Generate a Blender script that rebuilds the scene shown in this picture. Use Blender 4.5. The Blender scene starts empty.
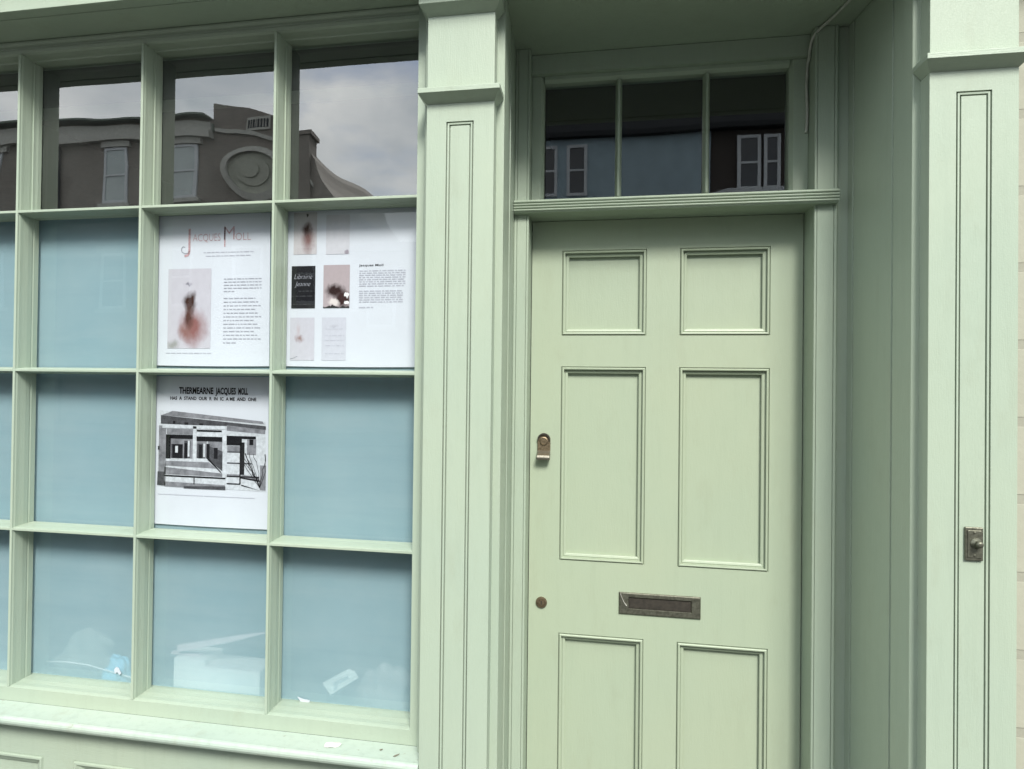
import bpy, bmesh, math, random
from mathutils import Vector, Matrix, noise as mnoise
random.seed(7)
S = bpy.context.scene
C = S.collection

# ------------------------------------------------------------------ materials
def new_mat(name):
    m = bpy.data.materials.new(name); m.use_nodes = True
    nt = m.node_tree; nt.nodes.clear()
    out = nt.nodes.new('ShaderNodeOutputMaterial')
    return m, nt, out
def N(nt, t, **kw):
    n = nt.nodes.new(t)
    for k, v in kw.items():
        if k.startswith('in_'):
            k = k[3:]; k = int(k) if k.isdigit() else k
            n.inputs[k].default_value = v
        else: setattr(n, k, v)
    return n
def L(nt, a, b): nt.links.new(a, b)
def mixc(nt, f, a, b, mode='MIX'):
    n = N(nt, 'ShaderNodeMix', data_type='RGBA', blend_type=mode)
    for s, v in ((0, f), (6, a), (7, b)):
        if isinstance(v, (int, float)): n.inputs[s].default_value = v
        elif isinstance(v, tuple): n.inputs[s].default_value = (*v, 1) if len(v) == 3 else v
        else: L(nt, v, n.inputs[s])
    return n.outputs[2]
def noise(nt, vec, scale, detail=4, rough=.5, sc=(1, 1, 1)):
    mp = N(nt, 'ShaderNodeMapping'); mp.inputs['Scale'].default_value = sc
    L(nt, vec, mp.inputs[0])
    n = N(nt, 'ShaderNodeTexNoise'); n.inputs['Scale'].default_value = scale
    n.inputs['Detail'].default_value = detail; n.inputs['Roughness'].default_value = rough
    L(nt, mp.outputs[0], n.inputs['Vector']); return n.outputs['Fac']
def ramp(nt, fac, stops):
    r = N(nt, 'ShaderNodeValToRGB'); el = r.color_ramp.elements
    while len(el) < len(stops): el.new(.5)
    for e, (p, c) in zip(el, stops):
        e.position = p; e.color = (*c, 1) if isinstance(c, tuple) else (c, c, c, 1)
    L(nt, fac, r.inputs[0]); return r.outputs[0]

def paint(name, col, col2, rough=.38, grain=(60, 60, 6), dirt=.25, dirtcol=(.20, .19, .12), bump=.12, spots=.0):
    m, nt, out = new_mat(name)
    g = N(nt, 'ShaderNodeNewGeometry').outputs['Position']
    p = N(nt, 'ShaderNodeBsdfPrincipled')
    big = noise(nt, g, 2.2, 3)
    base = mixc(nt, ramp(nt, big, [(.3, 0.), (.7, 1.)]), col, col2)
    d = noise(nt, g, 14, 8, .68, (1, 1, .35))
    base = mixc(nt, mul(nt, ramp(nt, d, [(.55, 0.), (.8, 1.)]), dirt), base, dirtcol)
    st = noise(nt, g, 5, 6, .62, (9, 9, .7))
    base = mixc(nt, mul(nt, ramp(nt, st, [(.50, 0.), (.78, 1.)]), dirt*.9), base, tuple(c*.72 for c in col))
    ch = noise(nt, g, 38, 4, .7); ch2 = noise(nt, g, 3.1, 2)
    cm = N(nt, 'ShaderNodeMath', operation='MULTIPLY'); L(nt, ramp(nt, ch, [(.735, 0.), (.75, 1.)]), cm.inputs[0]); L(nt, ramp(nt, ch2, [(.5, 0.), (.6, 1.)]), cm.inputs[1])
    base = mixc(nt, mul(nt, cm.outputs[0], .55), base, (.17, .19, .14))
    if spots:
        sp = noise(nt, g, 55, 3, .6)
        base = mixc(nt, mul(nt, ramp(nt, sp, [(.66, 0.), (.74, 1.)]), spots), base, (.22, .22, .16))
    L(nt, base, p.inputs['Base Color'])
    rr = noise(nt, g, 25, 3); mr = N(nt, 'ShaderNodeMapRange')
    mr.inputs['To Min'].default_value = rough - .06; mr.inputs['To Max'].default_value = rough + .12
    L(nt, rr, mr.inputs['Value']); L(nt, mr.outputs[0], p.inputs['Roughness'])
    p.inputs['Specular IOR Level'].default_value = .45
    s1 = noise(nt, g, 6, 5, .6, grain); s2 = noise(nt, g, 220, 3, .6)
    add = N(nt, 'ShaderNodeMath', operation='MULTIPLY_ADD'); L(nt, s2, add.inputs[0]); add.inputs[1].default_value = .45; L(nt, s1, add.inputs[2])
    b = N(nt, 'ShaderNodeBump'); b.inputs['Strength'].default_value = bump; b.inputs['Distance'].default_value = .004
    L(nt, add.outputs[0], b.inputs['Height']); L(nt, b.outputs[0], p.inputs['Normal'])
    L(nt, p.outputs[0], out.inputs[0]); return m
def mul(nt, a, k):
    n = N(nt, 'ShaderNodeMath', operation='MULTIPLY'); L(nt, a, n.inputs[0]); n.inputs[1].default_value = k
    return n.outputs[0]
def plain(name, col, rough=.6, metal=0., bump=0., scale=60, spec=.5, var=.12):
    m, nt, out = new_mat(name)
    g = N(nt, 'ShaderNodeNewGeometry').outputs['Position']
    p = N(nt, 'ShaderNodeBsdfPrincipled')
    n = noise(nt, g, scale, 5, .6)
    lo = tuple(c*(1-var) for c in col); hi = tuple(min(1, c*(1+var)) for c in col)
    L(nt, ramp(nt, n, [(.3, lo), (.7, hi)]), p.inputs['Base Color'])
    p.inputs['Roughness'].default_value = rough; p.inputs['Metallic'].default_value = metal
    p.inputs['Specular IOR Level'].default_value = spec
    if bump:
        b = N(nt, 'ShaderNodeBump'); b.inputs['Strength'].default_value = bump; b.inputs['Distance'].default_value = .002
        L(nt, n, b.inputs['Height']); L(nt, b.outputs[0], p.inputs['Normal'])
    L(nt, p.outputs[0], out.inputs[0]); return m
def glass_mat(name, f0=.08, tint=(.93, .97, .97), wave=.02, scale=2.2, spec=1.0, dust=.06):
    m, nt, out = new_mat(name)
    g = N(nt, 'ShaderNodeNewGeometry').outputs['Position']
    tr = N(nt, 'ShaderNodeBsdfTransparent'); tr.inputs[0].default_value = (*tint, 1)
    gl = N(nt, 'ShaderNodeBsdfGlossy'); gl.inputs['Roughness'].default_value = .0
    gl.inputs['Color'].default_value = (spec, spec, spec, 1)
    lw = N(nt, 'ShaderNodeLayerWeight'); pw = N(nt, 'ShaderNodeMath', operation='POWER'); L(nt, lw.outputs['Facing'], pw.inputs[0]); pw.inputs[1].default_value = 5
    fr = N(nt, 'ShaderNodeMath', operation='MULTIPLY_ADD'); L(nt, pw.outputs[0], fr.inputs[0]); fr.inputs[1].default_value = 1-f0; fr.inputs[2].default_value = f0
    n = noise(nt, g, scale, 1, .4, (1, 1, .7))
    b = N(nt, 'ShaderNodeBump'); b.inputs['Strength'].default_value = 1; b.inputs['Distance'].default_value = wave
    L(nt, n, b.inputs['Height']); L(nt, b.outputs[0], gl.inputs['Normal'])
    mx = N(nt, 'ShaderNodeMixShader'); L(nt, fr.outputs[0], mx.inputs[0]); L(nt, tr.outputs[0], mx.inputs[1]); L(nt, gl.outputs[0], mx.inputs[2])
    du = N(nt, 'ShaderNodeBsdfDiffuse'); du.inputs[0].default_value = (.5, .53, .5, 1)
    dn = noise(nt, g, 4.5, 8, .7, (1, 1, .8)); m2 = N(nt, 'ShaderNodeMixShader')
    L(nt, mul(nt, ramp(nt, dn, [(.38, .12), (.75, 1.)]), dust), m2.inputs[0]); L(nt, mx.outputs[0], m2.inputs[1]); L(nt, du.outputs[0], m2.inputs[2])
    L(nt, m2.outputs[0], out.inputs[0]); return m
def blob_mat(name, base, blobs, rough=.5, grain=.05):
    """a printed blurry picture: soft ellipses in the quad's own UV"""
    m, nt, out = new_mat(name)
    uv = N(nt, 'ShaderNodeTexCoord').outputs['UV']
    nz = N(nt, 'ShaderNodeTexNoise'); nz.inputs['Scale'].default_value = 7; nz.inputs['Detail'].default_value = 4
    L(nt, uv, nz.inputs['Vector'])
    dist = N(nt, 'ShaderNodeVectorMath', operation='MULTIPLY_ADD')
    dist.inputs[1].default_value = (.18, .18, 0); L(nt, nz.outputs['Color'], dist.inputs[0]); L(nt, uv, dist.inputs[2])
    c = mixc(nt, nz.outputs['Fac'], tuple(x*.86 for x in base), base)
    for (u, v, ru, rv, col, soft) in blobs:
        mp = N(nt, 'ShaderNodeMapping'); mp.inputs['Location'].default_value = (-(u+.09)/ru, -(v+.09)/rv, 0)
        mp.inputs['Scale'].default_value = (1/ru, 1/rv, 0); L(nt, dist.outputs[0], mp.inputs[0])
        ln = N(nt, 'ShaderNodeVectorMath', operation='LENGTH'); L(nt, mp.outputs[0], ln.inputs[0])
        c = mixc(nt, ramp(nt, ln.outputs['Value'], [(1-soft, 1.), (1., 0.)]), c, col)
    p = N(nt, 'ShaderNodeBsdfPrincipled'); p.inputs['Roughness'].default_value = .8; p.inputs['Specular IOR Level'].default_value = .05
    L(nt, c, p.inputs['Base Color']); L(nt, p.outputs[0], out.inputs[0]); return m

SAGE = (.308, .373, .294); SAGE2 = (.326, .383, .294)
M = {}
M['paint'] = paint('sage_paint', SAGE, SAGE2, .36, (60, 60, 5), .20, bump=.20)
M['paint_h'] = paint('sage_paint_along', SAGE, SAGE2, .36, (5, 60, 60), .24, bump=.20)
M['paint_door'] = paint('sage_door_paint', (.318, .378, .277), (.334, .384, .274), .40, (45, 45, 5), .17, bump=.16)
M['paint_sill'] = paint('sage_sill_paint', (.325, .395, .335), (.35, .41, .345), .33, (6, 40, 60), .55, (.24, .23, .15), bump=.22, spots=.5)
M['glass'] = glass_mat('old_window_glass', .20, (.80, .86, .88), .0024, 3.0, 1.0, .035)
M['glass_low'] = glass_mat('lower_window_glass', .042, (.96, .985, .99), .0015, 2.6, 1.0, .022)
M['glass_trans'] = glass_mat('transom_glass', .115, (.7, .75, .78), .0012, 2.0, 1.0, .015)
def film_mat():
    m, nt, out = new_mat('frosted_film')
    g = N(nt, 'ShaderNodeNewGeometry').outputs['Position']
    df = N(nt, 'ShaderNodeBsdfDiffuse'); tr = N(nt, 'ShaderNodeBsdfTransparent')
    n = noise(nt, g, 2.4, 5, .6); n2 = noise(nt, g, 9, 4, .6, (.3, 1, 2.5))
    c = mixc(nt, ramp(nt, n, [(.3, 0.), (.7, 1.)]), (.285, .435, .480), (.355, .495, .530))
    c = mixc(nt, mul(nt, ramp(nt, n2, [(.45, 0.), (.75, 1.)]), .25), c, (.42, .53, .56))
    n3 = noise(nt, g, 5, 7, .7, (.25, 1, 4)); c = mixc(nt, mul(nt, ramp(nt, n3, [(.5, 0.), (.72, 1.)]), .22), c, (.235, .36, .41))
    L(nt, c, df.inputs[0]); mx = N(nt, 'ShaderNodeMixShader'); mx.inputs[0].default_value = .38
    L(nt, df.outputs[0], mx.inputs[1]); L(nt, tr.outputs[0], mx.inputs[2]); L(nt, mx.outputs[0], out.inputs[0]); return m
M['screen'] = film_mat()
M['interior'] = plain('dark_interior', (.035, .038, .045), .9)
M['brass'] = plain('tarnished_brass', (.20, .155, .10), .48, .9, .35, 140, .5, .35)
M['bronze'] = plain('aged_bronze', (.15, .15, .115), .45, .85, .3, 120, .5, .35)
M['steel'] = plain('worn_steel', (.24, .225, .185), .45, .9, .2, 150)
M['dark'] = plain('dark_slot', (.034, .029, .022), .55, .2, 0, 90, .5, .4)
M['white'] = plain('white_paper', (.50, .515, .555), .5, 0, .05, 8, .4, .03)
M['cable'] = plain('painted_cable', (.42, .43, .38), .4)

def brick_mat(name, c1, c2, mortar, sc=1.0):
    m, nt, out = new_mat(name)
    g = N(nt, 'ShaderNodeNewGeometry').outputs['Position']
    sx = N(nt, 'ShaderNodeSeparateXYZ'); L(nt, g, sx.inputs[0])
    cb = N(nt, 'ShaderNodeCombineXYZ'); L(nt, sx.outputs[0], cb.inputs[0]); L(nt, sx.outputs[2], cb.inputs[1])
    b = N(nt, 'ShaderNodeTexBrick'); L(nt, cb.outputs[0], b.inputs['Vector'])
    b.inputs['Color1'].default_value = (*c1, 1); b.inputs['Color2'].default_value = (*c2, 1); b.inputs['Mortar'].default_value = (*mortar, 1)
    b.inputs['Scale'].default_value = sc; b.inputs['Brick Width'].default_value = .225; b.inputs['Row Height'].default_value = .075
    b.inputs['Mortar Size'].default_value = .005
    p = N(nt, 'ShaderNodeBsdfPrincipled'); p.inputs['Roughness'].default_value = .8
    n = noise(nt, g, 30, 6, .65)
    c = mixc(nt, mul(nt, n, .35), b.outputs['Color'], tuple(x*.55 for x in c1))
    L(nt, c, p.inputs['Base Color'])
    bp = N(nt, 'ShaderNodeBump'); bp.inputs['Strength'].default_value = .5; bp.inputs['Distance'].default_value = .006
    inv = N(nt, 'ShaderNodeMath', operation='SUBTRACT'); inv.inputs[0].default_value = 1.2
    L(nt, b.outputs['Fac'], inv.inputs[1]); ad = N(nt, 'ShaderNodeMath', operation='ADD')
    L(nt, inv.outputs[0], ad.inputs[0]); L(nt, mul(nt, n, .5), ad.inputs[1])
    L(nt, ad.outputs[0], bp.inputs['Height']); L(nt, bp.outputs[0], p.inputs['Normal'])
    L(nt, p.outputs[0], out.inputs[0]); return m
M['cream_brick'] = brick_mat('cream_painted_brick', (.345, .345, .27), (.36, .355, .28), (.29, .285, .225), .42)
M['brown_brick'] = brick_mat('brown_brick', (.21, .19, .165), (.25, .22, .19), (.26, .245, .22))
M['stone'] = plain('pale_stone', (.42, .42, .38), .8, 0, .2, 8)
M['render_white'] = plain('pale_render', (.33, .43, .48), .8, 0, .1, 3)
M['window_white'] = plain('white_joinery', (.55, .58, .60), .5)
M['slate'] = plain('slate', (.035, .037, .04), .95, 0, .2, 6, .1)
M['house_glass'] = plain('house_glass', (.42, .48, .47), .12, 0, 0, 1, .8)
M['dark_glass'] = plain('dark_house_glass', (.015, .02, .03), .08, 0, 0, 1, .8)
M['asphalt'] = plain('asphalt', (.033, .033, .034), .9, 0, .6, 40)
M['paving'] = brick_mat('paving_slabs', (.045, .045, .043), (.052, .05, .048), (.03, .03, .028), .35)
M['kerb'] = plain('kerb_stone', (.30, .29, .27), .8, 0, .4, 30)
M['leaf'] = plain('foliage', (.06, .09, .04), .7, 0, 0, 5, .3, .4)
M['bark'] = plain('bark', (.12, .09, .06), .9, 0, .5, 20)

# ------------------------------------------------------------------ mesh helpers
class MB:
    def __init__(s): s.b = bmesh.new()
    def face(s, pts):
        vs = [s.b.verts.new(p) for p in pts]
        return s.b.faces.new(vs)
    def box(s, x0, x1, y0, y1, z0, z1):
        return s.loopx([(y0, z0), (y1, z0), (y1, z1), (y0, z1)], x0, x1)
    def prism(s, A, B):
        n = len(A); a = [s.b.verts.new(p) for p in A]; b = [s.b.verts.new(p) for p in B]
        for i in range(n): s.b.faces.new((a[i], a[(i+1) % n], b[(i+1) % n], b[i]))
        s.b.faces.new(a[::-1]); s.b.faces.new(b); return s
    def loopx(s, yz, x0, x1): return s.prism([(x0, y, z) for y, z in yz], [(x1, y, z) for y, z in yz])
    def loopz(s, xy, z0, z1): return s.prism([(x, y, z0) for x, y in xy], [(x, y, z1) for x, y in xy])
    def loopy(s, xz, y0, y1): return s.prism([(x, y0, z) for x, z in xz], [(x, y1, z) for x, z in xz])
    def rings(s, x0, x1, z0, z1, prof, fill=True):
        """concentric mitred moulding facing -Y: prof = [(inset, y), ...]"""
        prev = None
        for ins, y in prof:
            cur = [s.b.verts.new(p) for p in ((x0+ins, y, z0+ins), (x1-ins, y, z0+ins), (x1-ins, y, z1-ins), (x0+ins, y, z1-ins))]
            if prev:
                for i in range(4): s.b.faces.new((prev[i], prev[(i+1) % 4], cur[(i+1) % 4], cur[i]))
            prev = cur
        if fill: s.b.faces.new(prev)
        return s
    def sheet(s, xs, zs, y, holes):
        """front sheet with rectangular holes (x0,x1,z0,z1)"""
        for i in range(len(xs)-1):
            for j in range(len(zs)-1):
                cx, cz = (xs[i]+xs[i+1])/2, (zs[j]+zs[j+1])/2
                if any(h[0] < cx < h[1] and h[2] < cz < h[3] for h in holes): continue
                s.face([(xs[i], y, zs[j]), (xs[i+1], y, zs[j]), (xs[i+1], y, zs[j+1]), (xs[i], y, zs[j+1])])
        return s
    def tube(s, pts, r, n=10):
        rows = []
        for i, p in enumerate(pts):
            p = Vector(p); a = Vector(pts[max(0, i-1)]); b = Vector(pts[min(len(pts)-1, i+1)])
            d = (b-a).normalized(); u = d.cross(Vector((.31, .2, .93))).normalized(); v = d.cross(u)
            rr = r[i] if isinstance(r, (list, tuple)) else r
            rows.append([s.b.verts.new(p + rr*(math.cos(t)*u+math.sin(t)*v)) for t in [2*math.pi*k/n for k in range(n)]])
        for a, b in zip(rows, rows[1:]):
            for k in range(n): s.b.faces.new((a[k], a[(k+1) % n], b[(k+1) % n], b[k]))
        s.b.faces.new(rows[0][::-1]); s.b.faces.new(rows[-1]); return s
    def lathe_y(s, cx, cz, prof, n=32):
        """round boss on a wall: prof = [(radius, y)...]"""
        rows = [[s.b.verts.new((cx+r*math.cos(t), y, cz+r*math.sin(t))) for t in [2*math.pi*k/n for k in range(n)]] for r, y in prof]
        for a, b in zip(rows, rows[1:]):
            for k in range(n): s.b.faces.new((a[k], a[(k+1) % n], b[(k+1) % n], b[k]))
        s.b.faces.new(rows[-1]); return s
    def build(s, name, mat, parent=None, bevel=0., smooth=False, merge=True, seg=2, recalc=True):
        if merge: bmesh.ops.remove_doubles(s.b, verts=s.b.verts, dist=1e-6)
        if recalc: bmesh.ops.recalc_face_normals(s.b, faces=s.b.faces)
        me = bpy.data.meshes.new(name); s.b.to_mesh(me); s.b.free()
        me.materials.append(mat)
        if smooth:
            for p in me.polygons: p.use_smooth = True
        o = bpy.data.objects.new(name, me); C.objects.link(o)
        if parent: o.parent = parent
        if bevel:
            b = o.modifiers.new('bevel', 'BEVEL'); b.width = bevel; b.segments = seg; b.limit_method = 'ANGLE'; b.angle_limit = math.radians(25)
            b.harden_normals = False
        return o
def empty(name, loc=(0, 0, 0)):
    o = bpy.data.objects.new(name, None); C.objects.link(o); o.location = loc; o.empty_display_size = .2; return o
def tag(o, label=None, cat=None, group=None, kind=None):
    if label: o['label'] = label
    if cat: o['category'] = cat
    if group: o['group'] = group
    if kind: o['kind'] = kind
    return o

# ------------------------------------------------------------------ key dimensions (metres; eye level 1.5, camera at y = 0)
YW, YG = 1.975, 2.060          # window bars' front, window glass
YF, YP = 1.950, 1.900          # wall strip and pilaster front
YJ, YD = 2.294, 2.400          # door jamb front, door leaf
YC, ZC = 1.805, 2.539          # cornice front and underside
DX0, DX1 = -.2197, .5965       # door opening
BARX = [-.918, -1.3414, -1.7648]
XR = -.4965                    # window's right stile edge
XL = -2.185
ZB = [2.014, 1.5267, 1.0387]   # horizontal bars
ZT, Z0 = 2.502, .558

shop = empty('shopfront')
tag(shop, 'sage green wooden Victorian shopfront with a gridded display window and a recessed panelled front door', 'shopfront')

# ---- shop window -------------------------------------------------------------
win = MB()
# right stile (its left side moulded), left stile, head and bottom rail = the window's frame
prof = [(.0, YW), (.0005, YW+.007), (.0035, YW+.014), (.0055, YW+.030), (.0058, YW+.045), (.0088, YW+.047), (.0088, YW+.056), (.0105, YW+.068), (.0105, YG-.001)]
def stile(mb, x, sgn, z0, z1, back):
    pts = [(x-sgn*w, y) for w, y in prof] + [(x-sgn*.0105, YG+.02), (back, YG+.02), (back, YW)]
    mb.loopz(pts, z0, z1)
stile(win, XR, 1, Z0-.041, ZC, -.455)
stile(win, XL, -1, Z0-.041, ZC, XL-.045)
win.loopx([(YW, Z0), (YW+.012, Z0+.003), (YW+.03, Z0+.0035), (YW+.05, Z0+.006), (YG-.001, Z0+.0062), (YG+.02, Z0+.0062), (YG+.02, .517), (YW, .517)], XL, XR)
win.loopx([(YW-.003, ZC-.001), (YW-.003, ZC-.006), (YW+.001, ZC-.012), (YW+.008, ZC-.015), (YW+.010, ZC-.020), (YW+.004, ZC-.024), (YW+.006, ZT+.004), (YW+.014, ZT), (YW+.03, ZT-.003), (YW+.045, ZT-.004), (YW+.047, ZT-.008), (YG-.001, ZT-.009), (YG+.02, ZT-.009), (YG+.02, ZC-.001)], XL, XR)
window = win.build('shop_window', M['paint'], shop, .0012)
window['label'] = 'display window of four rows of panes with posters and pale blue frosted film'
bp = [(.0038, YW), (.0042, YW+.006), (.0058, YW+.010), (.0066, YW+.022), (.0090, YW+.040), (.0094, YW+.056), (.0080, YW+.060), (.0098, YW+.064), (.0098, YG-.001)]
for i, x in enumerate(BARX):
    m = MB(); m.loopz([(x-w, y) for w, y in bp] + [(x+w, y) for w, y in bp[::-1]], Z0+.001, ZT-.001)
    m.build('glazing_bar', M['paint'], window, .0010)
for i, x in enumerate(BARX):
    for sg in (-1, 1):
        m = MB(); m.loopz([(x+sg*.0085, YW+.049), (x+sg*.0128, YW+.049), (x+sg*.0132, YW+.060), (x+sg*.0150, YW+.068), (x+sg*.0150, YG-.002), (x+sg*.0085, YG-.002)], ZB[0]+.008, ZT-.009)
        m.build('glazing_bead', M['paint'], window, .0008)
edges = [XR-.0] + BARX + [XL+.0]
hb = [(a, b-.001) for a, b in bp]
for z in ZB:
    for k in range(4):
        xa = edges[k+1]; xb = edges[k]
        m = MB()
        m.loopx([(y+.0008, z-w) for w, y in bp] + [(y+.0008, z+w) for w, y in bp[::-1]], xa+(.003 if k < 3 else 0), xb-(.003 if k else 0))
        m.build('glazing_bar', M['paint_h'], window, .0010)
zs = [ZT-.008] + ZB + [Z0+.006]
for r in range(4):
    for k in range(4):
        m = MB(); g = .006
        xa, xb, za, zb = edges[k+1]+g, edges[k]-g, zs[r+1]+g, zs[r]-g
        if r == 0 or True:
            tilt = random.uniform(-.0008, .0008); t2 = random.uniform(-.0006, .0006)
            m.face([(xa, YG+tilt, za), (xb, YG-tilt, za), (xb, YG-tilt+t2, zb), (xa, YG+tilt+t2, zb)])
        m.build('glass_pane', M['glass'] if r == 0 else M['glass_low'], window, recalc=False)
m = MB(); m.face([(XL-.03, 2.0725, .55), (-.46, 2.0725, .55), (-.46, 2.0725, 2.008), (XL-.03, 2.0725, 2.008)])
scr = m.build('frosted_film', M['screen'], window)
scr['label'] = 'pale blue frosted film behind the lower three rows of panes'
# inner window board; its dimness behind the film is put into the colour
m = MB(); m.box(XL-.03, -.46, YG+.021, 2.40, .50, .5485); m.build('window_board', plain('dark_board', (.06, .065, .065), .9), window, .001)

# ---- sill and stall riser ------------------------------------------------------
nose = [(1.9745, .5165), (1.908, .5075)]
for k in range(9):
    a = math.radians(80 + k*22.5); nose.append((1.9085+.0145*math.cos(a), .493+.0145*math.sin(a)))
nose += [(1.912, .4785), (1.935, .4785), (1.935, .474), (1.9745, .474)]
m = MB(); m.loopx(nose, XL-.05, -.4545); sill = m.build('window_sill', M['paint_sill'], shop)
rs = [(-2.15, -1.621), (-1.519, -1.02), (-.92, -.53)]
xs = sorted([XL-.05, -.455] + [v for a in rs for v in a]); z_lo, z_hi = .06, .37
m = MB(); m.sheet(xs, [0, z_lo, z_hi, .4738], 1.958, [(a, b, z_lo, z_hi) for a, b in rs])
for a, b in rs:
    m.rings(a, b, z_lo, z_hi, [(0, 1.958), (.002, 1.960), (.005, 1.954), (.010, 1.954), (.016, 1.962), (.030, 1.972), (.031, 1.978), (.075, 1.978), (.085, 1.972)])
m.build('stall_riser', M['paint_h'], shop)
m = MB(); m.box(XL-.05, -.455, 1.99, 2.03, 0, .473); m.build('riser_backing', M['paint_h'], shop)

# ---- pilasters -----------------------------------------------------------------
def pilaster(x0, x1, stripL, stripR, gx0, gx1):
    zc2 = 2.2326; zc1 = 2.4646
    m = MB()
    # backing strip proud of the wall at each side
    m.loopz([(stripL, 2.02), (stripL, YF+.002), (stripL+.002, YF), (x0+.004, YF), (x0+.004, 2.02)], 0, ZC-.0005)
    m.loopz([(stripR, 2.02), (stripR, YF+.002), (stripR-.002, YF), (x1-.004, YF), (x1-.004, 2.02)], 0, ZC-.0005)
    if gx0:
        gz0, gz1 = .42, 2.1855
        m.sheet([x0, gx0, gx1, x1], [.30, gz0, gz1, zc2], YP, [(gx0, gx1, gz0, gz1)])
        m.rings(gx0, gx1, gz0, gz1, [(0, YP), (.0006, YP+.008), (.0028, YP+.008), (.0036, YP+.0005), (.0076, YP+.0010), (.0082, YP+.008), (.0104, YP+.008), (.0112, YP+.0018)])
    for xa, xb in ((x0, x0), (x1, x1)):
        m.face([(xa, YP, .30), (xa, YF+.03, .30), (xa, YF+.03, zc2), (xa, YP, zc2)])
    p = m.build('pilaster', M['paint'], shop)
    m = MB(); m.box(x0, x1, YP+.0, YF+.02, zc2+.033, zc1); m.build('pilaster_block', M['paint'], p, .0012)
    m = MB(); m.box(x0-.012, x1+.012, YP-.014, YF+.01, 0, .30); m.build('plinth', M['paint'], p, .002)
    for zb, hgt in ((zc2, .0), (zc1, .04)):
        o = .018
        m = MB()
        A = [(x0, YP, zb), (x1, YP, zb), (x1, YF-.001, zb), (x0, YF-.001, zb)]
        Bm = [(x0-o*.45, YP-o*.45, zb+.006), (x1+o*.45, YP-o*.45, zb+.006), (x1+o*.45, YF-.001, zb+.006), (x0-o*.45, YF-.001, zb+.006)]
        B = [(x0-o, YP-.034, zb+.0205), (x1+o, YP-.034, zb+.0205), (x1+o, YF-.001, zb+.0205), (x0-o, YF-.001, zb+.0205)]
        D = [(p_[0], p_[1], zb+.033+hgt) for p_ in B]
        m.prism(A, B); m.prism(B, D)
        bmesh.ops.remove_doubles(m.b, verts=m.b.verts, dist=1e-6)
        m.build('capital', M['paint_h'], p, .0012, seg=2)
    return p
pl = pilaster(-.453, -.2746, -.4705, -.2547, -.4005, -.3280)
pr = pilaster(.7393, .9213, .7222, .9430, .7945, .8678)
pl['label'] = 'pilaster between the shop window and the door'
pr['label'] = 'pilaster with a bell pull at the right of the door'

# ---- cornice and fascia ----------------------------------------------------------
m = MB()
m.loopx([(YC, ZC+.0), (YC, ZC+.05), (YC-.02, ZC+.06), (YC-.045, ZC+.085), (YC-.05, ZC+.11), (2.6, ZC+.11), (2.6, ZC+.001), (YC+.048, ZC+.001), (YC+.0475, ZC+.006), (YC+.043, ZC+.006), (YC+.0425, ZC)], -2.6, 1.05)
corn = m.build('cornice', M['paint_h'], shop, .0015)
m = MB(); m.box(-2.6, 1.05, YC+.03, 2.1, ZC+.111, ZC+.62); m.build('fascia_board', M['paint_h'], shop, .002)
# pilaster tops up to the cornice
for x0, x1 in ((-.453, -.2746), (.7393, .9213)):
    m = MB(); m.box(x0, x1, YP, YF, 2.4646+.0735, ZC-.0008); m.build('pilaster_top', M['paint'], shop)

# ---- recess: side linings, jambs, door head --------------------------------------
def boards(pts, z0, z1, name, grooves):
    """upright lining through plan points pts; a V groove at each given fraction"""
    m = MB()
    (xa, ya), (xb, yb) = pts; d = Vector((xb-xa, yb-ya, 0)); ln = d.length; d.normalize()
    nrm = Vector((d.y, -d.x, 0)) if xa > 0 else Vector((-d.y, d.x, 0))   # pointing out of the wall's back
    path = [(0, 0)]
    for g in grooves:
        s = g*ln; path += [(s-.0035, 0), (s-.0015, .006), (s+.0010, .006), (s+.0020, -.0015), (s+.006, -.0015), (s+.0075, 0)]
    path += [(ln, 0)]
    P = [Vector((xa, ya, 0)) + d*s + nrm*h for s, h in path]
    Q = [Vector((xb, yb, 0)) + nrm*.03, Vector((xa, ya, 0)) + nrm*.03]
    m.loopz([(p.x, p.y) for p in P + Q], z0, z1)
    return m.build(name, M['paint'], shop)
boards([(.7222, YF+.001), (.689, 2.3085)], .02, ZC-.0005, 'reveal_lining', [.265, .90])
boards([(-.2547, YF+.001), (-.2665, 2.3085)], .02, ZC-.0005, 'reveal_lining', [.5])
m = MB()
for a, b, lip in ((-.2675, DX0, 1), (DX1, .6597, -1)):
    # jamb with a bead on its inner arris
    w = .006
    if lip > 0: pts = [(a, YJ+.004), (a+.004, YJ), (a+.010, YJ), (a+.011, YJ+.003), (a+.0125, YJ), (b-w-.002, YJ), (b-w-.001, YJ+.003), (b-w, YJ), (b-.001, YJ), (b, YJ+.002), (b, 2.45), (a, 2.45)]
    else: pts = [(a, 2.45), (a, YJ+.002), (a+.001, YJ), (a+w, YJ), (a+w+.001, YJ+.003), (a+w+.002, YJ), (b-.0125, YJ), (b-.011, YJ+.003), (b-.010, YJ), (b-.004, YJ), (b, YJ+.004), (b, 2.45)]
    m.loopz(pts, .02, ZC-.0006)
jamb = m.build('door_frame', M['paint'], shop)
m = MB(); m.box(.6599, .70, 2.309, 2.45, .02, ZC-.0006); m.build('reveal_backing', M['paint'], shop)
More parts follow.
